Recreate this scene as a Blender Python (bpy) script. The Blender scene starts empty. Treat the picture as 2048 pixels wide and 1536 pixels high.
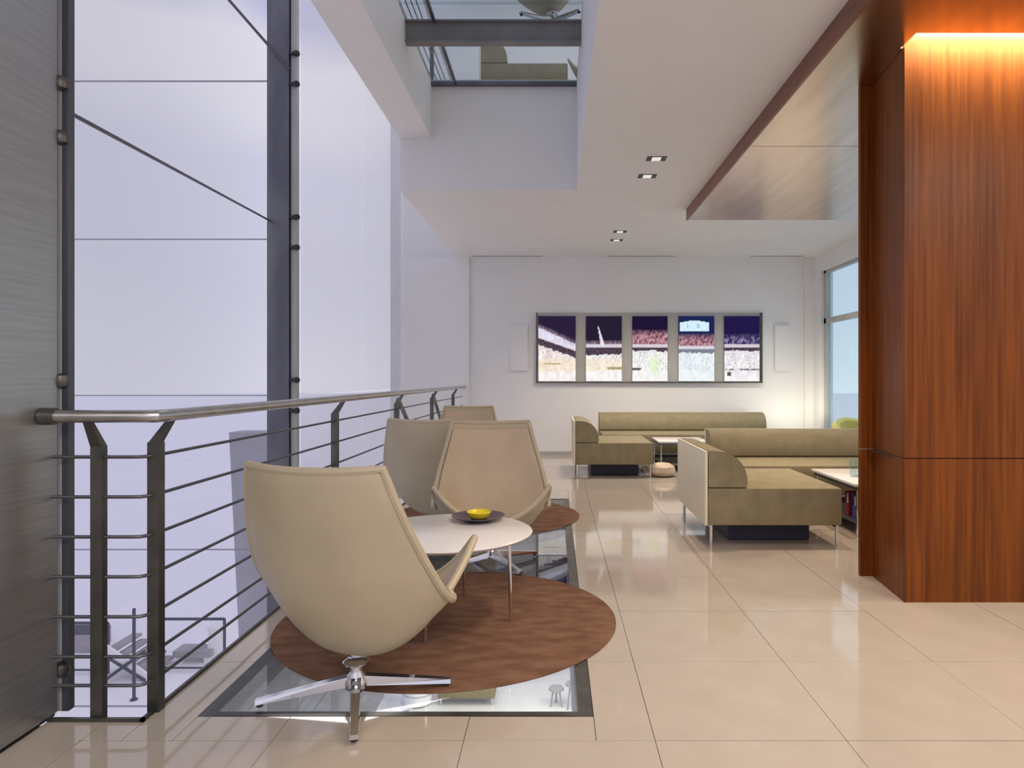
import bpy, bmesh, math, random
from mathutils import Vector, Matrix, noise
random.seed(7)
C = bpy.context.scene
col = C.collection
F = 1380.0                      # focal length in pixels of the 2048 wide frame
CAMZ = 1.21

# ------------------------------------------------------------------ camera
cd = bpy.data.cameras.new('camera')
cam = bpy.data.objects.new('camera', cd); col.objects.link(cam)
cam.location = (0, 0, CAMZ); cam.rotation_euler = (math.radians(90), 0, 0)
cd.sensor_width = 36.0; cd.lens = 36.0 * F / 2048.0
cd.shift_x = -86 / 2048.0; cd.shift_y = -11 / 2048.0
cd.clip_start = 0.05; cd.clip_end = 400
C.camera = cam

# ------------------------------------------------------------------ world: bright overcast sky
w = bpy.data.worlds.new('sky'); C.world = w; w.use_nodes = True
nt = w.node_tree; nt.nodes.clear()
N = nt.nodes.new; L = nt.links.new
tc = N('ShaderNodeTexCoord')
mp = N('ShaderNodeMapping'); mp.inputs['Scale'].default_value = (1.0, 1.0, 1.0)
nz = N('ShaderNodeTexNoise'); nz.inputs['Scale'].default_value = 3.0; nz.inputs['Detail'].default_value = 3.0
sp = N('ShaderNodeSeparateXYZ'); L(tc.outputs['Generated'], sp.inputs[0])
def mth(op, a, b):
    n = N('ShaderNodeMath'); n.operation = op
    for k, v in enumerate((a, b)):
        if isinstance(v, (int, float)): n.inputs[k].default_value = v
        else: L(v, n.inputs[k])
    return n.outputs[0]
L(tc.outputs['Generated'], mp.inputs['Vector']); L(mp.outputs[0], nz.inputs['Vector'])
h_ = mth('ADD', sp.outputs['Z'], mth('MULTIPLY', mth('SUBTRACT', nz.outputs['Fac'], 0.5), 0.22))
cr = N('ShaderNodeValToRGB'); e = cr.color_ramp.elements
e[0].position = 0.0; e[0].color = (0.66, 0.655, 0.755, 1)
e[1].position = 0.16; e[1].color = (0.60, 0.60, 0.72, 1)
for p_, c_ in ((0.30, (0.60, 0.595, 0.725)), (0.345, (0.69, 0.68, 0.76)), (0.40, (0.70, 0.69, 0.765)), (0.45, (0.475, 0.47, 0.65)), (1.0, (0.56, 0.55, 0.66))):
    q_ = e.new(p_); q_.color = (*c_, 1)
L(h_, cr.inputs['Fac'])
br = N('ShaderNodeMapRange'); br.interpolation_type = 'SMOOTHSTEP'
br.inputs['From Min'].default_value = -0.55; br.inputs['From Max'].default_value = -0.20
br.inputs['To Min'].default_value = 0.90; br.inputs['To Max'].default_value = 1.24
L(sp.outputs['X'], br.inputs['Value'])
bg = N('ShaderNodeBackground'); out = N('ShaderNodeOutputWorld')
L(br.outputs[0], bg.inputs['Strength'])
L(cr.outputs[0], bg.inputs['Color']); L(bg.outputs[0], out.inputs['Surface'])

# ------------------------------------------------------------------ lights
def area(name, loc, rot, sx, sy, power, color):
    d = bpy.data.lights.new(name, 'AREA'); d.shape = 'RECTANGLE'; d.size = sx; d.size_y = sy
    d.energy = power; d.color = color
    o = bpy.data.objects.new(name, d); col.objects.link(o); o.location = loc
    o.rotation_euler = [math.radians(a) for a in rot]; return o
def spot(name, loc, power, color, ang=110, blend=0.8, size=0.06, rot=(0, 0, 0)):
    d = bpy.data.lights.new(name, 'SPOT'); d.energy = power; d.color = color
    d.spot_size = math.radians(ang); d.spot_blend = blend; d.shadow_soft_size = size
    o = bpy.data.objects.new(name, d); col.objects.link(o); o.location = loc
    o.rotation_euler = [math.radians(a) for a in rot]; return o
WARM = (1.0, 0.80, 0.58); NEUT = (1.0, 0.94, 0.88)
area('rear_fill', (0.6, -1.8, 3.05), (0, 0, 0), 3.2, 2.0, 190, NEUT)  # unseen fill added behind the camera to brighten the room
area('side_fill', (3.2, 1.2, 2.97), (0, 0, 0), 1.2, 1.6, 60, NEUT)  # second fill, added out of view to lift the interior
for xx, yy in ((1.15, 2.6), (1.15, 3.2)):
    spot('near_downlight', (xx, yy, 3.08), 85, WARM, ang=105, blend=1.0)
for xx, yy in ((1.75, 5.45), (2.6, 6.4), (2.6, 5.4)):
    spot('canopy_downlight', (xx, yy, 2.98), 125, WARM, ang=72, size=0.1)
for xx, yy in ((0.75, 8.9), (2.0, 9.3), (3.0, 9.3)):
    spot('far_wash_spot', (xx, yy, 3.10), 105, (1.0, 0.90, 0.78), ang=125)  # spots with no fixtures, added to wash the back wall and far seats
area('lower_ceiling_light', (0.3, 9.0, -1.2), (0, 0, 0), 4.5, 4.0, 330, (1.0, 0.93, 0.74))
area('upper_ceiling_light', (1.0, 7.5, 7.2), (0, 0, 0), 4.0, 5.0, 60, NEUT)
spot('corner_floor_light', (3.70, 10.10, 0.60), 17, (1.0, 0.92, 0.68), ang=140, size=0.10, rot=(125, 0, 0))
area('column_slot_light', (2.41, 3.655, 3.112), (0, 0, 0), 0.96, 0.05, 26, (1.0, 0.88, 0.58))

C.view_settings.view_transform = 'Standard'; C.view_settings.look = 'None'
C.view_settings.exposure = 0.0; C.view_settings.gamma = 1.0; C.view_settings.use_curve_mapping = False

# ------------------------------------------------------------------ materials
def prin(name, color, rough=0.5, metal=0.0, spec=0.5, **kw):
    m = bpy.data.materials.new(name); m.use_nodes = True
    b = m.node_tree.nodes['Principled BSDF']
    b.inputs['Base Color'].default_value = (*color, 1); b.inputs['Roughness'].default_value = rough
    b.inputs['Metallic'].default_value = metal; b.inputs['Specular IOR Level'].default_value = spec
    for k, v in kw.items(): b.inputs[k].default_value = v
    return m
def vary(m, scale, c0, c1, stretch=(1, 1, 1), detail=4, bump=0.0, lo=0.35, hi=0.65, bscale=None):
    """noise between two colours (and a fine bump) in object space"""
    t = m.node_tree; b = t.nodes['Principled BSDF']
    tc = t.nodes.new('ShaderNodeTexCoord'); mp = t.nodes.new('ShaderNodeMapping'); mp.inputs['Scale'].default_value = stretch
    n = t.nodes.new('ShaderNodeTexNoise'); n.inputs['Scale'].default_value = scale; n.inputs['Detail'].default_value = detail
    r = t.nodes.new('ShaderNodeValToRGB')
    r.color_ramp.elements[0].position = lo; r.color_ramp.elements[0].color = (*c0, 1)
    r.color_ramp.elements[1].position = hi; r.color_ramp.elements[1].color = (*c1, 1)
    t.links.new(tc.outputs['Object'], mp.inputs['Vector']); t.links.new(mp.outputs[0], n.inputs['Vector'])
    t.links.new(n.outputs['Fac'], r.inputs['Fac']); t.links.new(r.outputs[0], b.inputs['Base Color'])
    if bump:
        n2 = n
        if bscale:
            n2 = t.nodes.new('ShaderNodeTexNoise'); n2.inputs['Scale'].default_value = bscale
            t.links.new(mp.outputs[0], n2.inputs['Vector'])
        bp = t.nodes.new('ShaderNodeBump'); bp.inputs['Strength'].default_value = bump; bp.inputs['Distance'].default_value = 0.01
        t.links.new(n2.outputs['Fac'], bp.inputs['Height']); t.links.new(bp.outputs[0], b.inputs['Normal'])
    return m
def glass(name, tint=(1, 1, 1), f0=0.06, rough=0.0):
    """thin architectural glass: see-through with a fresnel reflection"""
    m = bpy.data.materials.new(name); m.use_nodes = True; t = m.node_tree; t.nodes.clear()
    o = t.nodes.new('ShaderNodeOutputMaterial'); mx = t.nodes.new('ShaderNodeMixShader')
    tr = t.nodes.new('ShaderNodeBsdfTransparent'); tr.inputs['Color'].default_value = (*tint, 1)
    gl = t.nodes.new('ShaderNodeBsdfGlossy'); gl.inputs['Roughness'].default_value = rough
    lw = t.nodes.new('ShaderNodeLayerWeight'); lw.inputs['Blend'].default_value = 0.5
    pw = t.nodes.new('ShaderNodeMath'); pw.operation = 'POWER'; pw.inputs[1].default_value = 5.0
    ma = t.nodes.new('ShaderNodeMath'); ma.operation = 'MULTIPLY_ADD'; ma.inputs[1].default_value = 1 - f0; ma.inputs[2].default_value = f0
    t.links.new(lw.outputs['Facing'], pw.inputs[0]); t.links.new(pw.outputs[0], ma.inputs[0])
    t.links.new(ma.outputs[0], mx.inputs['Fac']); t.links.new(tr.outputs[0], mx.inputs[1])
    t.links.new(gl.outputs[0], mx.inputs[2]); t.links.new(mx.outputs[0], o.inputs['Surface'])
    return m
def emit(name, color, s):
    m = bpy.data.materials.new(name); m.use_nodes = True; t = m.node_tree; t.nodes.clear()
    o = t.nodes.new('ShaderNodeOutputMaterial'); e = t.nodes.new('ShaderNodeEmission')
    e.inputs['Color'].default_value = (*color, 1); e.inputs['Strength'].default_value = s
    t.links.new(e.outputs[0], o.inputs['Surface']); return m

M = {}
M['white'] = vary(prin('white_paint', (0.8, 0.8, 0.8), 0.6), 3, (0.79, 0.785, 0.78), (0.81, 0.805, 0.80), bump=0.03, bscale=120)
M['wall'] = vary(prin('wall_paint', (0.82, 0.82, 0.83), 0.5), 2, (0.81, 0.81, 0.82), (0.83, 0.83, 0.835), bump=0.03, bscale=120)
M['tile'] = vary(prin('polished_tile', (0.6, 0.5, 0.42), 0.07, spec=0.85), 5, (0.475, 0.41, 0.345), (0.515, 0.445, 0.38), lo=0.3, hi=0.7)
M['grout'] = vary(prin('grout', (0.3, 0.25, 0.2), 0.8), 30, (0.30, 0.255, 0.21), (0.36, 0.31, 0.255))
M['wood'] = vary(prin('cherry_wood', (0.3, 0.09, 0.03), 0.36, spec=0.2), 6, (0.105, 0.027, 0.005), (0.225, 0.063, 0.0095), stretch=(7, 7, 0.22), detail=7, lo=0.3, hi=0.72, bump=0.02)
M['fascia'] = vary(prin('fascia_wood', (0.2, 0.06, 0.03), 0.35), 6, (0.13, 0.045, 0.025), (0.24, 0.08, 0.04), stretch=(3, 0.3, 3))
M['bronze'] = vary(prin('bronze_sheet', (0.7, 0.55, 0.45), 0.24, 1.0), 3, (0.66, 0.50, 0.375), (0.76, 0.58, 0.44), stretch=(4, 0.4, 1))
M['steel'] = vary(prin('brushed_steel', (0.5, 0.5, 0.5), 0.42, 1.0), 14, (0.46, 0.46, 0.465), (0.53, 0.53, 0.53), stretch=(0.2, 0.2, 6), detail=3)
M['rail'] = vary(prin('rail_steel', (0.5, 0.48, 0.45), 0.3, 1.0), 10, (0.46, 0.45, 0.43), (0.56, 0.55, 0.53))
M['post'] = vary(prin('post_steel', (0.2, 0.2, 0.19), 0.4, 0.85), 8, (0.10, 0.10, 0.09), (0.15, 0.147, 0.135))
M['dark'] = vary(prin('dark_steel', (0.1, 0.1, 0.12), 0.4, 0.7), 4, (0.11, 0.11, 0.135), (0.17, 0.17, 0.19), stretch=(1, 1, 0.3))
M['cable'] = prin('steel_cable', (0.12, 0.12, 0.13), 0.4, 0.7)
M['chrome'] = prin('chrome', (0.75, 0.75, 0.77), 0.1, 1.0)
M['shell'] = vary(prin('cream_leather', (0.6, 0.5, 0.35), 0.45), 4, (0.46, 0.385, 0.265), (0.51, 0.43, 0.30), bump=0.04, bscale=260)
M['pad'] = vary(prin('tan_leather', (0.6, 0.46, 0.31), 0.45), 4, (0.50, 0.385, 0.26), (0.55, 0.43, 0.295), bump=0.04, bscale=260)
M['sofa'] = vary(prin('khaki_fabric', (0.36, 0.3, 0.18), 0.75), 9, (0.235, 0.195, 0.11), (0.28, 0.235, 0.14), bump=0.08, bscale=300)
M['sofaback'] = vary(prin('cream_vinyl', (0.7, 0.62, 0.42), 0.5), 4, (0.78, 0.71, 0.53), (0.82, 0.75, 0.57))
M['dark_fill'] = vary(prin('navy_fill', (0.02, 0.025, 0.05), 0.5), 4, (0.015, 0.018, 0.045), (0.03, 0.03, 0.05))
M['top'] = vary(prin('white_laminate', (0.8, 0.76, 0.75), 0.2), 3, (0.78, 0.745, 0.735), (0.82, 0.78, 0.775))
M['rug'] = vary(prin('brown_rug', (0.25, 0.13, 0.08), 0.95, spec=0.1), 7, (0.155, 0.08, 0.05), (0.235, 0.13, 0.085), stretch=(1, 2.2, 1), detail=6, bump=0.5, bscale=180)
M['frameg'] = vary(prin('frame_grey', (0.4, 0.4, 0.4), 0.4), 4, (0.42, 0.42, 0.41), (0.47, 0.47, 0.455))
M['beam'] = vary(prin('beam_grey', (0.2, 0.2, 0.2), 0.5), 4, (0.17, 0.17, 0.17), (0.21, 0.21, 0.21))
M['black'] = prin('black_plastic', (0.015, 0.015, 0.017), 0.4)
M['plate'] = vary(prin('plum_glaze', (0.05, 0.03, 0.07), 0.18), 5, (0.04, 0.028, 0.06), (0.07, 0.05, 0.10))
M['yellow'] = vary(prin('yellow_glaze', (0.8, 0.62, 0.02), 0.25), 5, (0.74, 0.56, 0.01), (0.86, 0.70, 0.03))
M['lime'] = vary(prin('lime_fabric', (0.6, 0.6, 0.15), 0.8), 5, (0.58, 0.57, 0.16), (0.66, 0.64, 0.22))
M['blue'] = vary(prin('blue_card', (0.05, 0.07, 0.3), 0.4), 5, (0.04, 0.06, 0.27), (0.07, 0.09, 0.36))
M['red'] = vary(prin('red_card', (0.25, 0.03, 0.04), 0.4), 5, (0.22, 0.025, 0.035), (0.30, 0.04, 0.05))
M['beige'] = vary(prin('beige_fleece', (0.65, 0.5, 0.36), 0.95), 12, (0.60, 0.46, 0.33), (0.72, 0.57, 0.42), bump=0.5, bscale=60)
M['plaza'] = vary(prin('pale_paving', (0.82, 0.81, 0.86), 0.8), 0.6, (0.90, 0.895, 0.93), (0.94, 0.935, 0.95))
M['pgrey'] = vary(prin('plaza_grey', (0.35, 0.33, 0.35), 0.7), 3, (0.33, 0.31, 0.33), (0.40, 0.38, 0.40))
M['pdark'] = prin('plaza_dark_paint', (0.05, 0.055, 0.085), 0.6)
M['pwhite'] = vary(prin('plaza_white', (0.85, 0.85, 0.87), 0.6), 3, (0.84, 0.84, 0.86), (0.88, 0.88, 0.89))
M['pier'] = vary(prin('pier_grey', (0.45, 0.45, 0.5), 0.6), 3, (0.46, 0.46, 0.50), (0.52, 0.52, 0.56))
M['facade'] = glass('facade_glass', (0.97, 0.97, 0.985), 0.03)
M['floorglass'] = glass('floor_glass', (0.88, 0.93, 0.97), 0.05)
M['upperglass'] = glass('upper_glass', (0.86, 0.91, 0.92), 0.03, 0.0)
M['sideglass'] = glass('side_glass', (0.99, 0.99, 0.995), 0.015, 0.3)
M['winglass'] = glass('tinted_glass', (0.86, 0.99, 1.0), 0.03)
M['cyan'] = glass('cyan_glass', (0.88, 0.965, 0.975), 0.05)
M['seal'] = prin('silicone_seal', (0.36, 0.36, 0.42), 0.6)
M['diff'] = emit('lamp_diffuser', (1.0, 0.95, 0.88), 0.8)
M['led'] = emit('led_strip', (1.0, 0.88, 0.58), 5.0)

# ------------------------------------------------------------------ mesh helpers
class MB:
    def __init__(s): s.v = []; s.f = []
    def box(s, x0, x1, y0, y1, z0, z1):
        i = len(s.v)
        s.v += [(x0,y0,z0),(x1,y0,z0),(x1,y1,z0),(x0,y1,z0),(x0,y0,z1),(x1,y0,z1),(x1,y1,z1),(x0,y1,z1)]
        s.f += [(i,i+3,i+2,i+1),(i+4,i+5,i+6,i+7),(i,i+1,i+5,i+4),(i+1,i+2,i+6,i+5),(i+2,i+3,i+7,i+6),(i+3,i,i+4,i+7)]
        return s
    def hexa(s, bot, top):
        i = len(s.v); s.v += list(bot) + list(top)
        n = len(bot)
        s.f += [tuple(i + k for k in reversed(range(n))), tuple(i + n + k for k in range(n))]
        for k in range(n):
            a, b = i + k, i + (k + 1) % n
            s.f.append((a, b, b + n, a + n))
        return s
    def tube(s, pts, r, n=10, cap=True):
        pts = [Vector(p) for p in pts]; i0 = len(s.v); m = len(pts)
        rs = r if isinstance(r, (list, tuple)) else [r] * m
        up = None
        for k, p in enumerate(pts):
            d = (pts[min(k + 1, m - 1)] - pts[max(k - 1, 0)]).normalized()
            if up is None: up = Vector((0, 0, 1)) if abs(d.z) < 0.9 else Vector((1, 0, 0))
            a = d.cross(up).normalized(); b = a.cross(d).normalized(); up = b
            for j in range(n):
                t = 2 * math.pi * j / n
                s.v.append(tuple(p + rs[k] * (math.cos(t) * a + math.sin(t) * b)))
        for k in range(m - 1):
            for j in range(n):
                a = i0 + k * n + j; b = i0 + k * n + (j + 1) % n
                s.f.append((a, b, b + n, a + n))
        if cap:
            s.f.append(tuple(i0 + j for j in reversed(range(n))))
            s.f.append(tuple(i0 + (m - 1) * n + j for j in range(n)))
        return s
    def bar(s, p, q, wx, wz, up=(0, 0, 1)):
        p = Vector(p); q = Vector(q); d = (q - p).normalized(); up = Vector(up)
        a = d.cross(up).normalized() * wx / 2; b = a.cross(d).normalized() * wz / 2
        c = [-a - b, a - b, a + b, -a + b]
        return s.hexa([tuple(p + k) for k in c], [tuple(q + k) for k in c])
    def lathe(s, prof, n=40, c=(0, 0, 0)):
        i0 = len(s.v); m = len(prof)
        for r, z in prof:
            for j in range(n):
                t = 2 * math.pi * j / n
                s.v.append((c[0] + r * math.cos(t), c[1] + r * math.sin(t), c[2] + z))
        for k in range(m - 1):
            for j in range(n):
                a = i0 + k * n + j; b = i0 + k * n + (j + 1) % n
                s.f.append((a, b, b + n, a + n))
        s.f.append(tuple(i0 + j for j in reversed(range(n)))); s.f.append(tuple(i0 + (m - 1) * n + j for j in range(n)))
        return s
    def build(s, name, mat, parent=None, smooth=False, bevel=0.0, seg=2, loc=None):
        me = bpy.data.meshes.new(name); me.from_pydata(s.v, [], s.f); me.update()
        bm = bmesh.new(); bm.from_mesh(me)
        if bevel: bmesh.ops.bevel(bm, geom=[e for e in bm.edges if e.calc_face_angle(0) > 0.5], offset=bevel, segments=seg, profile=0.5, affect='EDGES')
        bmesh.ops.recalc_face_normals(bm, faces=bm.faces); bm.to_mesh(me); bm.free()
        if smooth or bevel:
            for p in me.polygons: p.use_smooth = True
            try: me.set_sharp_from_angle(angle=math.radians(40))
            except Exception: pass
        me.materials.append(M[mat])
        o = bpy.data.objects.new(name, me); col.objects.link(o)
        if parent: o.parent = parent
        if loc: o.location = loc
        return o
def tag(o, label=None, cat=None, group=None, kind=None):
    if label: o['label'] = label
    if cat: o['category'] = cat
    if group: o['group'] = group
    if kind: o['kind'] = kind
    return o
def thing(name, label, cat, loc=(0, 0, 0), rz=0.0, group=None):
    o = bpy.data.objects.new(name, None); col.objects.link(o); o.empty_display_size = 0.1
    o.location = loc; o.rotation_euler = (0, 0, rz)
    return tag(o, label, cat, group)
def struct(name, mb, mat, parent=None, **k):
    o = mb.build(name, mat, parent, **k)
    if parent is None: o['kind'] = 'structure'
    return o
def copy_tree(o, parent=None):
    c = o.copy(); col.objects.link(c)
    if parent: c.parent = parent
    for ch in list(o.children): copy_tree(ch, c)
    return c
def move(o, loc, rz, label, group=None):
    o.location = loc; o.rotation_euler = (0, 0, rz); o['label'] = label
    if group: o['group'] = group
    return o

# ------------------------------------------------------------------ room shell
XE = -1.45                       # slab edge along the void
GX0, GX1, GY0, GY1 = -1.28, 0.138, 2.47, 6.95
XR, YB = 4.07, 10.9
m = MB()
m.box(-2.0, XE, -3, 2.43, -1.12, -0.014)
m.box(XE, GX0, -3, YB, -1.12, -0.014); m.box(GX1, XR, -3, YB, -1.12, -0.014)
m.box(GX0, GX1, -3, GY0, -1.12, -0.014); m.box(GX0, GX1, GY1, YB, -1.12, -0.014)
floor = struct('floor', m, 'grout')
TS = 0.64; J = 0.0012
def sub(r, h):
    x0, x1, y0, y1 = r; a0, a1, b0, b1 = h
    if x1 <= a0 or x0 >= a1 or y1 <= b0 or y0 >= b1: return [r]
    o = []
    if x0 < a0: o.append((x0, a0, y0, y1))
    if x1 > a1: o.append((a1, x1, y0, y1))
    xa, xb = max(x0, a0), min(x1, a1)
    if y0 < b0: o.append((xa, xb, y0, b0))
    if y1 > b1: o.append((xa, xb, b1, y1))
    return o
full_tile = None
for i in range(-3, 7):
    for j in range(-2, 14):
        x0 = -0.305 + TS * i; y0 = 2.306 + TS * j
        r = (max(x0, XE if y0 > 2.2 else -1.79), min(x0 + TS, XR), y0, min(y0 + TS, YB))
        if r[3] - r[2] < 0.02: continue
        pcs = sub(r, (GX0, GX1, GY0, GY1))
        if abs(y0 - 2.306) < 1e-6 and x0 < XE: pcs.append((max(x0, -1.79), min(x0 + TS, XE), y0, 2.43))
        for p in pcs:
            if p[1] - p[0] < 0.012 or p[3] - p[2] < 0.012: continue
            whole = abs(p[1] - p[0] - TS) < 1e-6 and abs(p[3] - p[2] - TS) < 1e-6
            if whole and full_tile is not None:
                o = full_tile.copy(); col.objects.link(o); o.location = (p[0], p[2], 0)
            else:
                o = MB().box(J, p[1] - p[0] - J, J, p[3] - p[2] - J, -0.0138, 0).build('tile', 'tile', floor, loc=(p[0], p[2], 0))
                if whole: full_tile = o
            o.rotation_euler = (random.uniform(-.0018, .0018), random.uniform(-.0012, .0012), 0)
# slab-edge trim along the void
struct('trim_1', MB().box(XE - 0.012, XE, 2.43, YB, -0.30, 0.012).box(-1.79, XE, 2.43, 2.442, -0.30, 0.012), 'post')

# ceiling slab with its opening
m = MB(); T = 1.12
m.box(0.22, XR, -3, YB, 3.12, 4.24); m.box(-1.57, 0.22, 7.0, YB, 3.12, 4.24)
m.box(-1.57, -1.25, 2.2, 7.0, 3.64, 4.24); m.box(-1.80, 0.22, -3, 2.2, 3.12, 4.24)
struct('ceiling', m, 'white')
struct('trim_2', MB().box(-1.25, 0.22, 5.765, 5.785, 4.03, 4.20).box(-1.25, 0.22, 5.74, 5.83, 4.015, 4.03).box(-1.25, 0.22, 5.74, 5.83, 4.185, 4.20), 'beam')
ug = struct('window_5', MB().box(-1.25, 0.22, 2.2, 5.53, 4.205, 4.235).box(-1.25, 0.22, 5.54, 7.0, 4.205, 4.235), 'upperglass')
MB().box(-1.25, 0.22, 6.955, 7.0, 4.17, 4.204).build('window_frame', 'dark', ug)
MB().box(-1.02, -0.995, 2.2, 6.95, 4.18, 4.204).build('window_bar', 'dark', ug)
# upper storey
struct('ceiling_2', MB().box(-1.6, XR, -3, YB, 7.36, 7.6), 'white')
# back wall
struct('wall_back', MB().box(-2.6, XR + 0.2, YB, YB + 0.2, -1.12, 7.36), 'wall')
struct('trim_3', MB().box(-2.42, -1.35, YB - 0.06, YB, -1.12, 3.12), 'wall')
struct('trim_4', MB().box(3.93, XR, YB - 0.04, YB, 0, 3.12), 'wall')
struct('baseboard_back', MB().box(-1.35, 3.93, YB - 0.012, YB, 0, 0.06), 'frameg')
# right wall and its tall window
struct('wall_right', MB().box(XR, XR + 0.2, -3, 5.4, -0.01, 3.12).box(XR, XR + 0.2, 10.6, YB, -0.01, 3.12).box(XR, XR + 0.2, 5.4, 10.6, 2.86, 3.12), 'wall')
wd = struct('window_1', MB().box(XR + 0.09, XR + 0.10, 5.4, 10.6, 0.05, 2.86), 'winglass')
f = MB()
for y in (10.56, 9.0, 7.2, 5.44): f.box(XR + 0.06, XR + 0.13, y - 0.04, y + 0.04, 0.0, 2.86)
f.build('window_frame', 'frameg', wd)
MB().box(XR + 0.06, XR + 0.13, 5.4, 10.6, 2.05, 2.13).box(XR + 0.06, XR + 0.13, 5.4, 10.6, 2.82, 2.86).box(XR + 0.06, XR + 0.13, 5.4, 10.6, 0, 0.05).build('window_bar', 'frameg', wd)

# lining of the opening under the glass floor
struct('trim_5', MB().box(GX0 - 0.001, GX0 + 0.02, GY0, GY1, -1.13, -0.105).box(GX1 - 0.02, GX1 + 0.001, GY0, GY1, -1.13, -0.105).box(GX0 + 0.02, GX1 - 0.02, GY0 - 0.001, GY0 + 0.02, -1.13, -0.105).box(GX0 + 0.02, GX1 - 0.02, GY1 - 0.02, GY1 + 0.001, -1.13, -0.105), 'white')
# glass floor
gf = thing('glass_floor', 'glass floor panel in a grey steel frame set flush under the round rugs', 'glass floor', (0, 0, 0))
MB().box(GX0 + 0.05, GX1 - 0.05, GY0 + 0.03, 4.72, -0.035, -0.002).build('pane', 'floorglass', gf)
MB().box(GX0 + 0.05, GX1 - 0.05, 4.74, GY1 - 0.03, -0.035, -0.002).build('pane', 'floorglass', gf)
MB().box(GX1 - 0.055, GX1 - 0.002, GY0, GY1, -0.10, 0.001).build('frame_bar', 'post', gf)
MB().box(GX0 + 0.002, GX0 + 0.055, GY0, GY1, -0.10, 0.001).build('frame_bar', 'post', gf)
MB().box(GX0 + 0.055, GX1 - 0.055, GY0 + 0.002, GY0 + 0.035, -0.10, 0.001).build('frame_bar', 'post', gf)
MB().box(GX0 + 0.055, GX1 - 0.055, GY1 - 0.035, GY1 - 0.002, -0.10, 0.001).build('frame_bar', 'post', gf)
MB().box(GX0 + 0.055, GX1 - 0.055, 4.72, 4.74, -0.20, -0.001).build('frame_bar', 'post', gf)

# lower storey
struct('floor_lower', MB().box(-2.4, XR + 2, -3, 16, -4.34, -4.24), 'top')
struct('wall_lower', MB().box(XE, XR + 2, 16, 16.2, -4.24, -1.12), 'wall')
# plaza outside
struct('ground', MB().box(-160, 160, -60, 260, -4.6, -4.345), 'plaza')

# ------------------------------------------------------------------ curtain wall
PZ = [-4.24, -1.885, -0.405, 1.05, 2.524, 4.017, 5.50, 7.0, 8.5]
FX = [-6.95, -4.68, -2.44]
cw = struct('window_2', MB().box(-6.95, -2.44, 6.50, 6.53, -4.345, -4.24), 'seal')
for a in range(2):
    for k in range(8):
        MB().box(FX[a] + 0.012, FX[a + 1] - 0.012, 6.51, 6.522, PZ[k] + 0.006, PZ[k + 1] - 0.006).build('pane', 'facade', cw)
        MB().box(FX[a] + 0.012, FX[a + 1] - 0.012, 6.508, 6.524, PZ[k + 1] - 0.005, PZ[k + 1] + 0.005).build('seal', 'seal', cw)
cw2 = struct('window_3', MB().box(-2.43, -2.41, 6.55, YB - 0.06, -4.345, -4.24), 'seal')
for a in range(2):
    y0, y1 = 6.56 + a * 2.13, 6.56 + (a + 1) * 2.13
    for k in range(8):
        MB().box(-2.426, -2.414, y0 + 0.006, y1 - 0.006, PZ[k] + 0.004, PZ[k + 1] - 0.004).build('pane', 'sideglass', cw2)

def spider_post():
    t = thing('steel_post', 'tall dark steel post with stub brackets in front of the glass wall', 'post', (0, 0, 0))
    MB().box(-2.655, -2.455, 6.36, 6.39, -4.24, 8.5).box(-2.655, -2.455, 6.46, 6.49, -4.24, 8.5).box(-2.575, -2.535, 6.39, 6.46, -4.24, 8.5).build('column', 'dark', t)
    MB().box(-2.450, -2.395, 6.40, 6.46, -4.24, 8.5).build('side_plate', 'frameg', t)
    for z in (4.21, 3.93, 2.70, 2.42, 1.196, 0.913, -0.30, -0.58):
        MB().tube([(-2.455, 6.37, z), (-2.36, 6.37, z)], 0.016, 10).lathe([(0.004, -0.028), (0.024, -0.02), (0.03, 0), (0.024, 0.02), (0.004, 0.028)], 14, (-2.385, 6.37, z)).build('bracket', 'black', t, smooth=True)
    return t
spider_post()
r = tag(MB().tube([(-1.79, 2.556, 2.19), (-2.62, 6.35, 2.66)], 0.0085, 8).build('tie_rod', 'cable'), 'thin steel tie rod slanting from left mullion down to the dark post', 'rod')
r = tag(MB().tube([(-4.4, 6.30, 6.30), (-2.44, 6.34, 4.05)], 0.013, 8).build('tie_rod', 'cable'), 'thin steel rod meeting the dark post near the upper frame edge', 'rod')
# grey pier under the post
tag(MB().hexa([(-3.02, 6.9, -4.345), (-2.74, 6.9, -4.345), (-2.74, 7.2, -4.345), (-3.02, 7.2, -4.345)],
              [(-3.26, 6.9, 0.67), (-2.70, 6.9, 0.67), (-2.70, 7.2, 0.67), (-3.26, 7.2, 0.67)]).build('pier', 'pier'),
    'grey tapered pier with flat top standing outside behind the dark steel post', 'pier')

# left mullion
t = thing('mullion', 'slim dark steel mullion with round fittings beside the steel cladding', 'mullion', (-1.806, 2.53, 0))
MB().box(-0.03, 0.012, -0.02, 0.012, 0.0, 4.2).build('inner_strip', 'frameg', t)
MB().box(0.012, 0.036, -0.02, 0.012, 0.0, 4.2).build('outer_strip', 'dark', t)
for y in (160, 270, 762, 1345):
    z = CAMZ + (757 - y) * 2.48 / F
    MB().lathe([(0.004, -0.028), (0.024, -0.02), (0.03, 0), (0.024, 0.02), (0.004, 0.028)], 16, (0.012, -0.022, z)).build('fitting', 'post', t, smooth=True)

# steel clad column at the left
t = thing('steel_column', 'large brushed steel cladding panel at the left edge of the room', 'column', (0, 0, 0))
MB().box(-1.90, -1.79, 0.4, 2.48, 0.012, 4.2).build('cladding', 'steel', t)
MB().box(-1.90, -1.796, 0.4, 2.478, 0.0, 0.012).build('base_strip', 'black', t)

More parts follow.
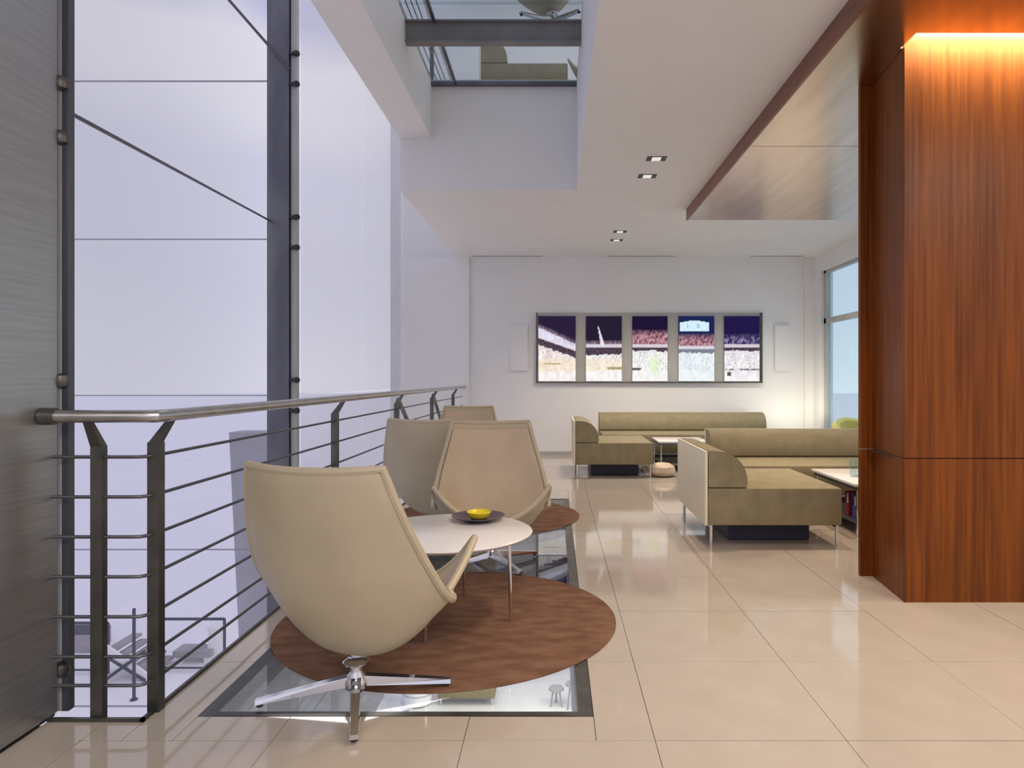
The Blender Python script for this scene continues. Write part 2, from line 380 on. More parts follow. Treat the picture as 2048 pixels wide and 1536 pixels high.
# ------------------------------------------------------------------ railing
t = thing('railing', 'steel cable railing along the floor edge with a tubular handrail', 'railing', (0, 0, 0))
RZ = 1.078
MB().tube([(-1.788, 2.405, RZ), (-1.55, 2.405, RZ), (-1.43, 2.408, RZ), (-1.40, 2.42, RZ), (-1.39, 2.47, RZ), (-1.395, 3.2, RZ), (-1.42, YB - 0.07, RZ)], 0.0225, 16).build('handrail', 'rail', t, smooth=True)
MB().tube([(-1.788, 2.405, RZ), (-1.74, 2.405, RZ)], 0.03, 16).build('wall_flange', 'post', t, smooth=True)
MB().box(-1.648, -1.606, 2.446, 2.476, -0.25, RZ - 0.11).hexa([(-1.648, 2.446, RZ - 0.11), (-1.606, 2.446, RZ - 0.11), (-1.606, 2.476, RZ - 0.11), (-1.648, 2.476, RZ - 0.11)],
    [(-1.64, 2.395, RZ - 0.02), (-1.614, 2.395, RZ - 0.02), (-1.614, 2.415, RZ - 0.02), (-1.64, 2.415, RZ - 0.02)]).build('post', 'post', t)
for y in (2.52, 4.57, 6.35, 8.17, 9.86):
    MB().box(-1.478, -1.436, y - 0.02, y + 0.02, -0.25, RZ - 0.10).hexa([(-1.478, y - 0.012, RZ - 0.10), (-1.436, y - 0.012, RZ - 0.10), (-1.436, y + 0.012, RZ - 0.10), (-1.478, y + 0.012, RZ - 0.10)],
        [(-1.416, y - 0.01, RZ - 0.02), (-1.39, y - 0.01, RZ - 0.02), (-1.39, y + 0.01, RZ - 0.02), (-1.416, y + 0.01, RZ - 0.02)]).build('post', 'post', t)
for k in range(7):
    z = 0.930 - 0.1425 * k
    if k == 6: z = 0.115
    MB().tube([(-1.79, 2.461, z), (-1.52, 2.461, z), (-1.485, 2.463, z), (-1.47, 2.475, z), (-1.457, 2.52, z), (-1.457, YB - 0.07, z)], 0.0065, 8).build('cable', 'cable', t, smooth=True)
for y0, y1 in ((6.35, 8.17), (8.17, 9.86)):
    MB().bar((-1.445, y0, RZ - 0.06), (-1.445, y1, 0.02), 0.03, 0.03).build('brace', 'post', t)

# ------------------------------------------------------------------ soffit canopy and wood column
t = thing('soffit', 'dropped bronze ceiling canopy with a dark wood edge above the seating', 'ceiling canopy', (0, 0, 0))
SZ = 3.0
def panel(y0, y1, hole=False):
    b = MB()
    if hole:
        b.box(1.50, 1.872, y0, y1, SZ, SZ + 0.08); b.box(1.872, 2.902, y0, 3.575, SZ, SZ + 0.08); b.box(1.872, 2.902, 3.74, y1, SZ, SZ + 0.08); b.box(2.902, XR - 0.002, y0, y1, SZ, SZ + 0.08)
    else: b.box(1.50, XR - 0.002, y0, y1, SZ, SZ + 0.08)
    b.build('panel', 'bronze', t)
panel(5.324, 7.79); panel(2.85, 5.316, True); panel(0.35, 2.842); panel(-3, 0.342)
MB().box(1.482, 1.50, -3, 7.80, SZ - 0.004, SZ + 0.119).build('edge_board', 'fascia', t)
MB().box(1.50, XR - 0.002, 7.79, 7.80, SZ, SZ + 0.119).build('edge_board', 'white', t)

t = thing('wood_column', 'large red brown wood clad column lit from a ceiling slot', 'column', (0, 0, 0))
def colpart(name, z0, z1, zf):
    MB().hexa([(1.889, 3.74, z0), (2.9, 3.74, z0), (2.9, 4.22, z0), (1.942, 4.22, z0)], [(1.889, 3.74, z1), (2.9, 3.74, z1), (2.9, 4.22, z1), (1.942, 4.22, z1)]).build(name, 'wood', t)
    MB().box(1.889, 2.9, 3.728, 3.739, z0, zf).build('front_panel', 'wood', t)
    MB().box(1.868, 2.9, 4.221, 4.25, z0, z1).build('rear_panel', 'wood', t)
colpart('lower_body', 0.0, 0.775, 0.775); colpart('upper_body', 0.781, 2.998, 3.113)
MB().box(1.90, 2.89, 3.75, 4.2, 0.775, 0.781).build('joint', 'black', t)
MB().box(1.94, 2.88, 3.60, 3.71, 3.114, 3.119).build('led_strip', 'led', t)

# ------------------------------------------------------------------ recessed lights, slots
def downlight(x, y, label):
    t = thing('ceiling_light', label, 'ceiling light', (x, y, 3.12), 0, 'square recessed ceiling lights')
    MB().box(-0.085, -0.04, -0.06, 0.06, -0.004, -0.0005).build('side_louver', 'black', t)
    MB().box(0.04, 0.085, -0.06, 0.06, -0.004, -0.0005).build('side_louver', 'black', t)
    MB().box(-0.04, 0.04, -0.06, -0.048, -0.004, -0.0005).build('end_louver', 'black', t)
    MB().box(-0.04, 0.04, -0.048, 0.06, -0.003, -0.0005).build('diffuser', 'diff', t)
    spot('downlight_lamp', (x, y, 3.10), 60, WARM, ang=130)
downlight(0.88, 5.99, 'square recessed ceiling light nearest the wood edged canopy')
downlight(0.87, 6.51, 'square recessed ceiling light just behind the nearest one')
downlight(0.845, 8.97, 'small square ceiling light, first of the far pair near the back wall')
downlight(0.85, 9.52, 'square ceiling light closest to the back wall')
for x0, x1, lb in ((-1.29, -0.19, 'thin dark ceiling air slot above the empty left part of back wall'),
                   (0.82, 1.87, 'thin dark ceiling air slot above the middle screens'),
                   (3.04, 3.90, 'thin dark ceiling air slot near the tall window')):
    t = thing('air_slot', lb, 'vent', (x0, 10.76, 3.12), 0, 'linear air slots in the ceiling')
    MB().box(0, x1 - x0, -0.02, 0.02, -0.003, -0.0005).build('slot', 'frameg', t)
    MB().box(0.01, x1 - x0 - 0.01, -0.008, 0.008, -0.005, -0.003).build('slot_opening', 'black', t)

# ------------------------------------------------------------------ screens on the back wall
PX = YB / F
def wx(x): return (x - 1110) * PX
def wz(y): return CAMZ + (757 - y) * PX
sur = thing('screen_surround', 'long grey wall frame holding the row of five screens', 'wall frame', (0, 0, 0))
MB().box(wx(1072), wx(1523), YB - 0.03, YB - 0.001, wz(766), wz(626)).build('back_board', 'frameg', sur)
b = MB()
b.box(wx(1072), wx(1074.5), YB - 0.06, YB - 0.03, wz(766), wz(626)); b.build('side_rail', 'post', sur)
MB().box(wx(1519), wx(1523), YB - 0.06, YB - 0.03, wz(766), wz(626)).build('side_rail', 'post', sur)
MB().box(wx(1074.5), wx(1519), YB - 0.06, YB - 0.03, wz(766), wz(763.6)).build('bottom_rail', 'post', sur)
mm = bpy.data.materials.new('screen_picture'); mm.use_nodes = True; tt = mm.node_tree; tt.nodes.clear()
oo = tt.nodes.new('ShaderNodeOutputMaterial'); ee = tt.nodes.new('ShaderNodeEmission'); at_ = tt.nodes.new('ShaderNodeAttribute')
at_.attribute_name = 'picture'; ee.inputs['Strength'].default_value = 1.0
tt.links.new(at_.outputs['Color'], ee.inputs['Color']); tt.links.new(ee.outputs[0], oo.inputs['Surface']); M['screen'] = mm
def nz3(x, y, s, k=0): return noise.noise(Vector((x * s, y * s, k * 7.3)))
def mixc(a, b, t): t = max(0, min(1, t)); return tuple(a[i] + (b[i] - a[i]) * t for i in range(3))
def picture(k, u, v):
    """night stadium: u 0..1 across one screen, v 0..1 downwards"""
    g = k + u
    sky = [(0.025, 0.015, 0.045), (0.02, 0.014, 0.035), (0.014, 0.008, 0.035), (0.012, 0.02, 0.09), (0.016, 0.01, 0.065)][k]
    hor = [0.28, 0.40, 0.24, 0.30, 0.30][k]                       # where the stands begin
    if k == 0: hor = 0.14 + 0.26 * u
    n1 = nz3(g * 1.0, v, 26, 1); n2 = nz3(g, v, 11, 2); n3 = nz3(g, v, 42, 3)
    c = sky
    crowd = mixc((0.16, 0.09, 0.15), (0.55, 0.42, 0.50), 0.5 + n1 * 1.3)
    if k in (2, 3): crowd = mixc((0.16, 0.05, 0.10), (0.60, 0.33, 0.36), 0.5 + n1 * 1.3)
    if k == 4: crowd = mixc((0.03, 0.02, 0.10), (0.30, 0.26, 0.42), 0.35 + n1 * 1.4)
    if v > hor - 0.04 + 0.03 * n2: c = mixc(sky, crowd, (v - hor + 0.04) / 0.10)
    band = 0.46 + 0.03 * (k == 3)
    if k == 0: band = 0.30 + 0.20 * u + 0.02
    if k == 0 and hor + 0.03 < v < band + 0.02: c = mixc((0.60, 0.56, 0.72), (0.85, 0.82, 0.95), 0.5 + n2)
    if band - 0.03 < v < band + 0.015: c = mixc(c, (0.78, 0.72, 0.80), 0.8)
    thick = 0.11 if k < 2 else 0.06
    if band + 0.015 <= v < band + 0.015 + thick + 0.03 * n2: c = mixc((0.03, 0.02, 0.03), (0.16, 0.11, 0.15), 0.4 + n3)
    elif v >= band + 0.015 + thick + 0.03 * n2:
        base = [(0.84, 0.70, 0.70), (0.82, 0.77, 0.80), (0.80, 0.84, 0.82), (0.76, 0.86, 0.88), (0.76, 0.72, 0.82)][k]
        c = mixc(base, (1.0, 0.98, 0.95), 0.55 + n2 * 0.8 + (v - 0.75) * 0.8)
        if n3 > 0.30 and v < 0.85: c = mixc(c, (0.40, 0.28, 0.30), 0.7)
        if k == 1 and abs(v - 0.80) < 0.022 and u > 0.6: c = (0.12, 0.10, 0.09)
        if k == 2 and abs(v - 0.81) < 0.022 and u < 0.25: c = (0.14, 0.10, 0.09)
        if k == 0 and abs(v - 0.73) < 0.014 and 0.15 < u < 0.6: c = (0.35, 0.25, 0.16)
        if k == 2: c = mixc(c, (0.74, 0.90, 0.50), 0.75 - 26 * ((u - 0.62) ** 2 + (v - 0.75) ** 2))
        if k in (0, 1) and 0.66 < v < 0.84: c = mixc(c, (1.0, 0.80, 0.42), 0.35)
        if k == 4 and abs(v - 0.82) < 0.016 and n1 > -0.1: c = (0.22, 0.16, 0.18)
        if k == 4 and abs(v - 0.89) < 0.03 and 0.08 < u < 0.2: c = (0.12, 0.1, 0.12)
    if k == 1:
        d = abs(u - 0.36 - (v - 0.2) * 0.45)
        if 0.16 < v < 0.46 and d < 0.01 + (v - 0.16) * 0.16: c = (0.8, 0.78, 0.84)
    if k == 3 and 0.03 < u < 0.85:
        top = 0.10 - 0.03 * math.sin(math.pi * (u - 0.03) / 0.82)
        if top < v < 0.235: c = mixc((0.50, 0.78, 0.98), (0.80, 0.93, 1.0), 0.6 + n3)
        if 0.12 < v < 0.18 and (abs(u - 0.25) < 0.02 or abs(u - 0.55) < 0.05 and n3 > 0): c = (0.30, 0.50, 0.68)
    if k == 3 and v > 0.45: c = mixc(c, (0.65, 0.82, 0.98), 0.22)
    return c
SX = [(1077, 1151), (1171.5, 1243), (1264, 1334), (1356, 1427), (1447, 1517)]
SL = ['first wall screen from the left, dark sky over a curving bright stand', 'second wall screen from the left, with a white spike of light',
      'middle wall screen of the five, stadium crowd over a bright field', 'fourth wall screen from the left, showing a pale blue scoreboard',
      'fifth wall screen, the one nearest the tall window']
for k in range(5):
    x0, x1 = wx(SX[k][0]), wx(SX[k][1]); z1, z0 = wz(633), wz(762.5)
    t = thing('wall_screen', SL[k], 'screen', ((x0 + x1) / 2, YB - 0.03, z0), 0, 'screens in the wall frame')
    hw = (x1 - x0) / 2; h = z1 - z0
    MB().box(-hw, hw, -0.022, -0.0005, 0, h).build('casing', 'black', t)
    nx, ny = 44, 80; b = MB(); colr = []
    for j in range(ny + 1):
        for i in range(nx + 1):
            u = i / nx; v = 1 - j / ny
            b.v.append((-hw + 2 * hw * u, -0.0235, h * j / ny)); colr.append(picture(k, u, v))
    for j in range(ny):
        for i in range(nx):
            a = j * (nx + 1) + i; b.f.append((a, a + 1, a + nx + 2, a + nx + 1))
    me = bpy.data.meshes.new('display'); me.from_pydata(b.v, [], b.f)
    ca = me.color_attributes.new('picture', 'FLOAT_COLOR', 'POINT')
    for i, c in enumerate(colr): ca.data[i].color = (*c, 1)
    me.materials.append(M['screen']); d = bpy.data.objects.new('display', me); col.objects.link(d); d.parent = t
for x0, x1, lb in ((1020, 1056, 'flat white wall panel to the left of the screens'), (1548, 1578, 'flat white wall panel to the right of the screens')):
    t = thing('wall_panel', lb, 'wall panel', (wx(x0), YB, wz(742)), 0)
    MB().box(0, wx(x1) - wx(x0), -0.03, -0.0005, 0, wz(650) - wz(742)).build('casing', 'wall', t)
    MB().box(0.012, wx(x1) - wx(x0) - 0.012, -0.036, -0.0305, 0.012, wz(650) - wz(742) - 0.012).build('cover', 'wall', t)

# ------------------------------------------------------------------ lounge chairs
def interp(tab, u):
    for a, b in zip(tab, tab[1:]):
        if u <= b[0]:
            t = (u - a[0]) / (b[0] - a[0]); return tuple(a[i] + (b[i] - a[i]) * t for i in range(1, len(a)))
    return tab[-1][1:]
# u, y, z, half width, side lift      (chair faces +y)
PROF = [(0.00, -0.330, 0.890, 0.262, 0.055), (0.14, -0.300, 0.740, 0.298, 0.070), (0.28, -0.265, 0.590, 0.338, 0.098), (0.42, -0.218, 0.425, 0.372, 0.145),
        (0.53, -0.150, 0.265, 0.378, 0.200), (0.63, -0.050, 0.160, 0.364, 0.235), (0.73, 0.065, 0.140, 0.352, 0.250), (0.84, 0.195, 0.195, 0.350, 0.242), (1.00, 0.350, 0.330, 0.352, 0.215)]
def smooth_prof(u):
    e = 0.05; s = [0] * 4
    for d, wgt in ((-2, 1), (-1, 2), (0, 3), (1, 2), (2, 1)):
        p = interp(PROF, min(1, max(0, u + d * e * min(1, 8 * min(u, 1 - u)))))
        for i in range(4): s[i] += p[i] * wgt / 9
    return s
def shell_grid(nu, nv, off, inset):
    V = []
    for i in range(nu + 1):
        u = inset + (1 - 2 * inset) * i / nu
        y, z, hw, lift = smooth_prof(u); a = smooth_prof(max(0, u - 0.01)); b = smooth_prof(min(1, u + 0.01))
        tx, tz = b[0] - a[0], b[1] - a[1]; l = math.hypot(tx, tz); ny_, nz_ = -tz / l, tx / l     # inward normal
        if ny_ * 0.6 + nz_ * 0.8 < 0: ny_, nz_ = -ny_, -nz_
        t_ = max(0.0, min(1.0, (u - 0.60) / 0.30)) * 0.85
        ly, lz = ny_ * (1 - t_), nz_ * (1 - t_) + t_; q = math.hypot(ly, lz); ly, lz = ly / q, lz / q
        row = []
        for j in range(nv + 1):
            v = (-1 + 2 * j / nv) * (1 - inset * 1.4)
            k = abs(v) ** 2.3 * lift
            row.append((v * hw, y + ly * k + ny_ * off, z + lz * k + nz_ * off))
        V.append(row)
    return V
def solid_sheet(nu, nv, o0, o1, inset):
    A = shell_grid(nu, nv, o0, inset); B = shell_grid(nu, nv, o1, inset); b = MB(); w_ = nv + 1; n = (nu + 1) * w_
    for G in (A, B):
        for row in G: b.v += row
    for i in range(nu):
        for j in range(nv):
            a = i * w_ + j
            b.f.append((a, a + 1, a + w_ + 1, a + w_)); b.f.append((n + a, n + a + w_, n + a + w_ + 1, n + a + 1))
    for i in range(nu):
        for j in (0, nv):
            a = i * w_ + j; b.f.append((a, a + w_, n + a + w_, n + a))
    for j in range(nv):
        for i in (0, nu):
            a = i * w_ + j; b.f.append((a, n + a, n + a + 1, a + 1))
    return b
def subsurf(o, lv=1):
    md = o.modifiers.new('smooth', 'SUBSURF'); md.levels = lv; md.render_levels = lv; return o
def make_chair():
    t = thing('lounge_chair', '', 'chair', (0, 0, 0), 0, 'cream shell lounge chairs')
    o = subsurf(solid_sheet(22, 16, -0.012, 0.016, 0.0).build('shell', 'shell', t, smooth=True))
    o = subsurf(solid_sheet(20, 14, 0.016, 0.030, 0.035).build('seat_pad', 'pad', t, smooth=True))
    rim = shell_grid(24, 14, 0.004, 0.0)
    path = [rim[0][j] for j in range(15)] + [rim[i][14] for i in range(1, 25)] + [rim[24][j] for j in range(13, -1, -1)] + [rim[i][0] for i in range(23, 0, -1)]
    path.append(path[0])
    MB().tube(path, 0.0155, 8).build('rim_piping', 'shell', t, smooth=True)
    MB().lathe([(0.016, 0.03), (0.045, 0.035), (0.045, 0.06), (0.026, 0.09), (0.024, 0.10), (0.024, 0.118), (0.045, 0.122), (0.05, 0.130), (0.04, 0.138)], 20).build('pedestal', 'chrome', t, smooth=True)
    for k in range(4):
        a = k * math.pi / 2; d = Vector((math.cos(a), math.sin(a), 0)); s = Vector((-d.y, d.x, 0))
        p0 = d * 0.03; p1 = d * 0.355
        lg = MB().hexa([tuple(p0 - s * 0.022 + Vector((0, 0, 0.042))), tuple(p1 - s * 0.016 + Vector((0, 0, 0.010))), tuple(p1 + s * 0.016 + Vector((0, 0, 0.010))), tuple(p0 + s * 0.022 + Vector((0, 0, 0.042)))],
                       [tuple(p0 - s * 0.018 + Vector((0, 0, 0.078))), tuple(p1 - s * 0.012 + Vector((0, 0, 0.026))), tuple(p1 + s * 0.012 + Vector((0, 0, 0.026))), tuple(p0 + s * 0.018 + Vector((0, 0, 0.078)))]).build('leg', 'chrome', t)
        MB().lathe([(0.012, 0.0), (0.013, 0.004), (0.011, 0.0105)], 12, tuple(d * 0.34)).build('glide', 'black', lg)
    return t
R = math.radians
chair0 = make_chair()
def rot_base(ch, deg):
    for c in ch.children:
        if c.name.startswith('leg') : c.rotation_euler = (0, 0, R(deg))
GRP = 'cream shell lounge chairs'
move(chair0, (-0.755, 2.62, 0.0075), R(-15), 'large cream shell lounge chair in front, turned away, on four star chrome base')
rot_base(chair0, 30)
c2 = move(copy_tree(chair0), (-0.415, 4.50, 0.0075), R(186), 'cream lounge chair behind the white round table, facing the viewer')
c3 = move(copy_tree(chair0), (-0.915, 5.28, 0.0075), R(-8), 'cream lounge chair turned away beside the railing, behind the round table')
c4 = move(copy_tree(chair0), (-0.94, 7.26, 0.0015), R(180), 'farthest lounge chair, only its tan back top showing over the others')

# ------------------------------------------------------------------ rugs and round table
RUGZ = 0.006
for x, y, lb in ((-0.53, 3.47, 'round brown rug under the white table, in front'), (-0.62, 6.08, 'round brown rug farther back behind the facing lounge chair')):
    t = thing('round_rug', lb, 'rug', (x, y, 0.0012), 0, 'round brown rugs')
    MB().lathe([(0.81, 0), (0.826, 0.002), (0.83, 0.004), (0.824, RUGZ)], 96).build('pile', 'rug', t, smooth=True)
    MB().lathe([(0.829, 0.001), (0.834, 0.0025), (0.834, 0.0045), (0.829, 0.005)], 96).build('edge_binding', 'rug', t, smooth=True)
t = thing('coffee_table', 'low round white table with thin chrome legs on the front brown rug', 'table', (-0.545, 3.47, RUGZ + 0.0015))
MB().lathe([(0.40, 0.415), (0.425, 0.425), (0.432, 0.433), (0.425, 0.438)], 80).build('tabletop', 'top', t, smooth=True)
MB().lathe([(0.06, 0.395), (0.30, 0.400), (0.31, 0.415), (0.06, 0.415)], 40).build('under_plate', 'post', t, smooth=True)
for k in range(4):
    a = R(-8 + 90 * k); x, y = 0.33 * math.cos(a), 0.33 * math.sin(a)
    MB().tube([(x * 0.97, y * 0.97, 0.405), (x, y, 0.0)], 0.0095, 12).build('leg', 'chrome', t, smooth=True)
TZ = RUGZ + 0.0015 + 0.438
p = tag(MB().lathe([(0.05, 0.0), (0.075, 0.002), (0.12, 0.013), (0.142, 0.022), (0.144, 0.026), (0.138, 0.026), (0.11, 0.017), (0.07, 0.008), (0.01, 0.007)], 56).build('plate', 'plate', loc=(-0.415, 3.735, TZ), smooth=True),
        'dark plum round plate on the white round table', 'plate')
p = tag(MB().lathe([(0.03, 0.0), (0.045, 0.003), (0.060, 0.020), (0.067, 0.036), (0.064, 0.038), (0.055, 0.024), (0.04, 0.010), (0.006, 0.007)], 48).build('bowl', 'yellow', loc=(-0.412, 3.735, TZ + 0.0085), smooth=True),
        'small yellow bowl sitting on the dark plate', 'bowl')

# ------------------------------------------------------------------ sofas
def sofa(label, W, D, loc, rz, group='khaki sofas with half round bolsters'):
    """seat W wide (x), D deep (y), backrest at +y, faces -y"""
    t = thing('sofa', label, 'sofa', loc, rz, group)
    MB().box(0, W, 0, D, 0.155, 0.425).build('seat', 'sofa', t, bevel=0.018)
    b = MB(); n = 14; r_y, zz = 0.285, (0.435, 0.690)
    prof = [(D - 0.005, 0.430), (D - 0.270, 0.430), (D - 0.285, 0.445)]
    for k in range(n + 1):
        a = math.pi / 2 * k / n
        prof.append((D - 0.03 - 0.255 * math.cos(a) ** 0.8, 0.470 + 0.220 * math.sin(a)))
    prof.append((D - 0.005, 0.690))
    b.hexa([(0.004, y, z) for y, z in prof], [(W - 0.004, y, z) for y, z in prof])
    b.build('bolster', 'sofa', t, smooth=True)
    MB().box(0.0, W, D, D + 0.022, 0.155, 0.69).build('back_panel', 'sofaback', t, bevel=0.006)
    MB().box(0.22, W - 0.12, 0.16, D - 0.2, 0.006, 0.155).build('dark_fill', 'dark_fill', t)  # guessed base block; its navy also stands in for shade under the seat
    for x in (0.03, W - 0.03):
        lg = MB()
        lg.tube([(x, 0.03, 0.155), (x, 0.03, 0.0)], 0.012, 10).build('leg', 'chrome', t, smooth=True)
        MB().tube([(x, D - 0.03, 0.155), (x, D - 0.03, 0.0)], 0.012, 10).build('leg', 'chrome', t, smooth=True)
    MB().box(0.03, W - 0.03, 0.022, 0.038, 0.135, 0.154).build('base_rail', 'chrome', t)
    MB().box(0.03, W - 0.03, D - 0.038, D - 0.022, 0.135, 0.154).build('base_rail', 'chrome', t)
    return t
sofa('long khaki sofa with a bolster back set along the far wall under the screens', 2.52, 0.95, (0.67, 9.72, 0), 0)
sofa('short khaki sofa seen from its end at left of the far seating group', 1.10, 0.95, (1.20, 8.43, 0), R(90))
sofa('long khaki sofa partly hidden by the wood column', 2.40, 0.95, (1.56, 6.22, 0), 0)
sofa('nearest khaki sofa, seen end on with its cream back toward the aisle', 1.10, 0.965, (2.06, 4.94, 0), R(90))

def low_table(label, x0, x1, y0, y1, z):
    t = thing('side_table', label, 'table', (x0, y0, 0), 0)
    W, D = x1 - x0, y1 - y0
    MB().box(0, W, 0, D, z - 0.022, z).build('tabletop', 'top', t, bevel=0.003)
    MB().box(0.02, W - 0.02, 0.02, D - 0.02, z - 0.05, z - 0.0225).build('apron', 'dark', t)
    for x in (0.035, W - 0.035):
        for y in (0.035, D - 0.035):
            MB().tube([(x, y, z - 0.05), (x, y, 0)], 0.012, 10).build('leg', 'chrome', t, smooth=True)
    MB().box(0.03, W - 0.03, 0.03, D - 0.03, 0.10, 0.115).build('shelf', 'dark', t)
    return t
low_table('white topped low table between the far sofas under the screens', 1.34, 2.0, 8.92, 9.60, 0.395)
low_table('white topped low table beside the nearest sofa, cut off by the wood column', 2.27, 2.9, 5.22, 6.12, 0.41)
for y, mt, lb in ((5.36, 'blue', 'blue magazine file on the shelf of the low table by the column'), (5.50, 'red', 'dark red magazine file behind the blue one under the low table')):
    t = thing('magazine_file', lb, 'magazine file', (2.34, y, 0.1155), 0)
    MB().box(0, 0.16, 0, 0.07, 0, 0.004).box(0, 0.16, 0, 0.004, 0.004, 0.19).box(0, 0.16, 0.066, 0.07, 0.004, 0.19).box(0, 0.004, 0.004, 0.066, 0.004, 0.10).box(0.156, 0.16, 0.004, 0.066, 0.004, 0.19).build('casing', mt, t)
    MB().box(0.01, 0.15, 0.012, 0.058, 0.0045, 0.17).build('magazines', 'top', t)
tag(MB().lathe([(0.05, 0), (0.055, 0.01), (0.062, 0.14), (0.058, 0.14), (0.051, 0.016), (0.006, 0.014)], 28).build('vase', 'cyan', loc=(2.46, 5.62, 0.4105), smooth=True), 'clear bluish glass vase on the low table by the wood column', 'vase')
tag(MB().lathe([(0.06, 0), (0.13, 0.015), (0.165, 0.06), (0.15, 0.12), (0.09, 0.16), (0.02, 0.17)], 28).build('floor_cushion', 'beige', loc=(1.33, 8.55, 0.0005), smooth=True), 'small beige floor cushion at the foot of the far low table', 'cushion')

# lime armchair by the window
t = thing('armchair', 'lime yellow rounded armchair by the tall window behind the khaki sofa', 'chair', (3.60, 8.0, 0), R(20))
MB().lathe([(0.30, 0.14), (0.33, 0.17), (0.33, 0.38), (0.29, 0.42), (0.05, 0.43)], 32).build('seat', 'lime', t, smooth=True)
b = MB(); n = 18; ri, ro = 0.27, 0.36
bot = []; ring = []
for k in range(n + 1):
    a = math.pi * (-0.05 + 1.1 * k / n); h = 0.58 + 0.16 * math.sin(math.pi * k / n)
    ring.append((a, h))
for (a, h) in ring:
    cx, sx = math.cos(a), math.sin(a); i = len(b.v)
    b.v += [(ri * cx, ri * sx, 0.40), (ro * cx, ro * sx, 0.20), (ro * cx, ro * sx, h - 0.03), ((ri + ro) / 2 * cx, (ri + ro) / 2 * sx, h), (ri * cx, ri * sx, h - 0.03)]
for k in range(n):
    for j in range(5):
        a0 = k * 5 + j; a1 = k * 5 + (j + 1) % 5; b.f.append((a0, a1, a1 + 5, a0 + 5))
b.f.append((4, 3, 2, 1, 0)); b.f.append(tuple(n * 5 + j for j in range(5)))
b.build('backrest', 'lime', t, smooth=True)
for k in range(4):
    a = R(45 + 90 * k); MB().tube([(0.22 * math.cos(a), 0.22 * math.sin(a), 0.16), (0.25 * math.cos(a), 0.25 * math.sin(a), 0)], 0.014, 8).build('leg', 'chrome', t, smooth=True)

# ------------------------------------------------------------------ upper storey things seen through the glass
c5 = move(copy_tree(chair0), (-0.02, 5.98, 4.2415), R(100), 'lounge chair base seen from below, standing on the glass ceiling')
s5 = sofa('sofa end seen through the glass ceiling', 0.9, 0.95, (0.14, 7.55, 4.241), R(90))
c6 = move(copy_tree(chair0), (0.62, 7.85, 4.2415), R(150), 'grey looking lounge chair beside the sofa above the glass ceiling')
t = thing('upper_railing', 'cable railing of the floor above seen through the glass ceiling', 'railing', (0, 0, 4.24))
MB().tube([(-1.42, 2.4, 1.078), (-1.42, YB - 0.05, 1.078)], 0.0225, 12).build('handrail', 'rail', t, smooth=True)
for y in (2.7, 4.6, 6.35, 8.17, 9.86): MB().box(-1.478, -1.436, y - 0.02, y + 0.02, 0, 1.06).build('post', 'post', t)
for k in range(6): MB().tube([(-1.457, 2.4, 0.93 - 0.1425 * k), (-1.457, YB - 0.05, 0.93 - 0.1425 * k)], 0.0065, 6).build('cable', 'cable', t)

# ------------------------------------------------------------------ lower storey things seen through the glass floor
LZ = -4.239
t = thing('bench', 'olive upholstered bench on the floor below, seen through the glass floor', 'bench', (-1.95, 11.45, LZ))
MB().box(0, 0.95, 0, 0.42, 0.12, 0.40).build('seat', 'sofa', t, bevel=0.03)
for x in (0.05, 0.9):
    for y in (0.05, 0.37): MB().tube([(x, y, 0.13), (x, y, 0)], 0.015, 8).build('leg', 'chrome', t)
for x, y, lb in ((-2.30, 11.6, 'white pouf left of the olive bench on the floor below'),):
    t = thing('pouf', lb, 'pouf', (x, y, LZ))
    MB().lathe([(0.18, 0.0), (0.24, 0.03), (0.26, 0.2), (0.22, 0.38), (0.05, 0.42)], 28).build('cushion', 'pwhite', t, smooth=True)
    MB().lathe([(0.262, 0.19), (0.266, 0.2), (0.262, 0.21)], 28).build('seam', 'frameg', t, smooth=True)
for x, y, lb in ((0.02, 11.5, 'grey stool seen through the front right corner of the glass floor'), (0.30, 11.4, 'second grey stool by the corner of the glass floor, taller')):
    t = thing('stool', lb, 'stool', (x, y, LZ), 0, 'grey stools on the floor below')
    h = 0.30 if x < 0.2 else 0.42
    MB().lathe([(0.10, h - 0.05), (0.13, h - 0.03), (0.12, h), (0.02, h + 0.01)], 20).build('seat', 'pgrey', t, smooth=True)
    for k in range(3):
        a = R(90 + 120 * k); MB().tube([(0.06 * math.cos(a), 0.06 * math.sin(a), h - 0.04), (0.11 * math.cos(a), 0.11 * math.sin(a), 0)], 0.014, 8).build('leg', 'pgrey', t)

# ------------------------------------------------------------------ plaza things seen through the railing
GZ = -4.345
def gnd(x, y):
    Y = (CAMZ - GZ) * F / (y - 757); return Vector(((x - 1110) * Y / F, Y, GZ))
def plaza_rail(xa, xb, ybase, ytop, label, posts):
    a = gnd(xa, ybase); b = gnd(xb, ybase); h = (ybase - ytop) * a.y / F
    t = thing('plaza_railing', label, 'railing', a, 0, 'railings on the plaza below')
    W = b.x - a.x
    MB().tube([(0, 0, h), (W, 0, h)], 0.028, 8).build('handrail', 'pdark', t)
    MB().tube([(0, 0, h * 0.04 + 0.03), (W, 0, h * 0.04 + 0.03)], 0.02, 8).build('bottom_rail', 'pdark', t)
    for f_ in posts: MB().tube([(W * f_, 0, 0), (W * f_, 0, h)], 0.028, 8).build('post', 'pdark', t)
plaza_rail(90, 216, 1347, 1246, 'dark railing at the left of the plaza steps below', (0, 1))
plaza_rail(326, 449, 1343, 1238, 'dark railing at the right of the plaza steps below, ending in a corner post', (0, 1))
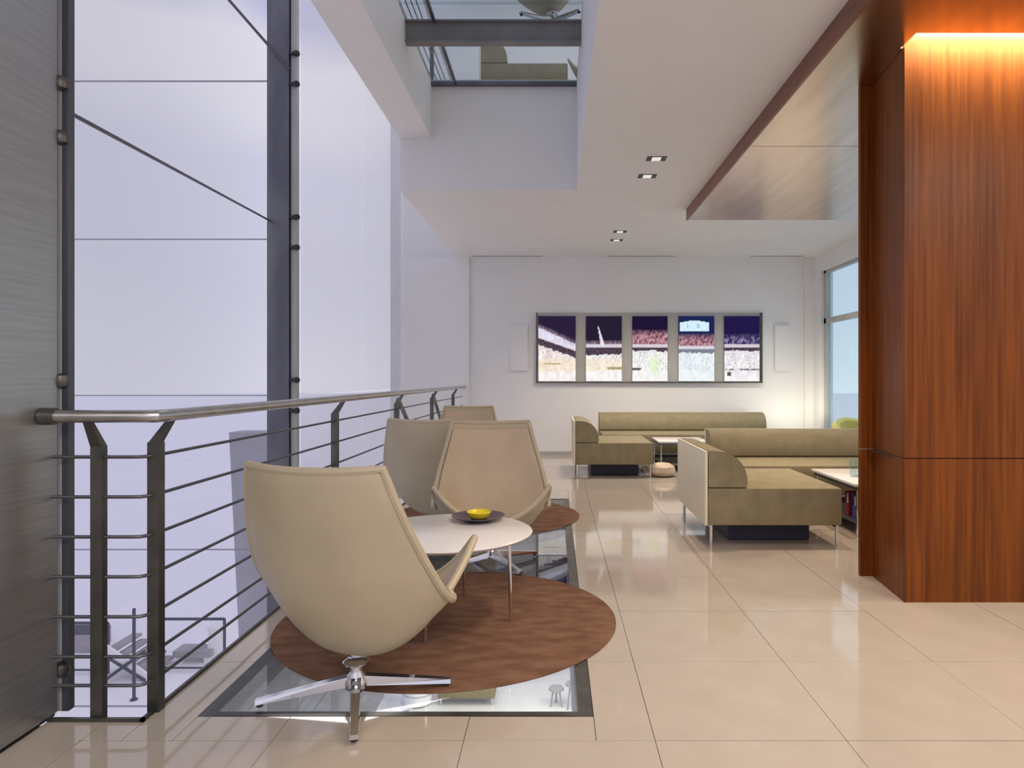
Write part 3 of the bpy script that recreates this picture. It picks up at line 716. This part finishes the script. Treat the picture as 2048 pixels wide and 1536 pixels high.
p = gnd(268, 1400); t = thing('bollard', 'slim dark bollard post standing on the plaza between the railings', 'post', p)
MB().tube([(0, 0, 0), (0, 0, 1.58)], 0.028, 10).build('shaft', 'pdark', t, smooth=True)
MB().lathe([(0.06, 0), (0.06, 0.02), (0.03, 0.03)], 16).build('base_plate', 'pdark', t)
p = gnd(205, 1362); q = gnd(292, 1362)
t = thing('plaza_stair', 'short white sided stair on the plaza below with a dark handrail', 'stair', p)
W = q.x - p.x
MB().hexa([(0, 0, 0.52), (0, 0, 0.70), (W, 0, 0.14), (W, 0, 0.0)], [(0, 0.05, 0.52), (0, 0.05, 0.70), (W, 0.05, 0.14), (W, 0.05, 0.0)]).build('stringer', 'pwhite', t)
for k in range(5):
    MB().box(W * k / 5, W * (k + 1) / 5 + 0.03, 0.06, 0.9, 0.50 - 0.11 * k, 0.55 - 0.11 * k).build('tread', 'pgrey', t)
MB().tube([(0.05, -0.04, 0.02), (W, -0.04, 0.56)], 0.03, 8).build('handrail', 'pdark', t)
MB().tube([(0.0, -0.02, 0.50), (W, -0.02, -0.02 + 0.03)], 0.025, 8).build('lower_rail', 'pdark', t)
p = gnd(415, 1322); t = thing('plaza_pillar', 'short white pillar beside the dark bench on the plaza below', 'pillar', p)
MB().box(0, 0.30, 0, 0.30, 0, 0.62).build('shaft', 'pwhite', t); MB().box(-0.02, 0.32, -0.02, 0.32, 0.62, 0.66).build('cap', 'pwhite', t)
p = gnd(345, 1328); t = thing('plaza_bench', 'dark slab bench on the plaza below', 'bench', p)
MB().box(0, 0.73, 0, 0.4, 0.12, 0.24).build('seat', 'pgrey', t); MB().box(0.05, 0.15, 0.05, 0.35, 0, 0.12).build('support', 'pwhite', t); MB().box(0.58, 0.68, 0.05, 0.35, 0, 0.12).build('support', 'pwhite', t)
p = gnd(100, 1306); t = thing('planter', 'grey box planter by the mullion on the plaza below', 'planter', p)
MB().box(0, 0.85, 0, 0.6, 0, 0.36).build('box', 'pgrey', t); MB().box(0.03, 0.82, 0.03, 0.57, 0.36, 0.37).build('soil', 'dark_fill', t)
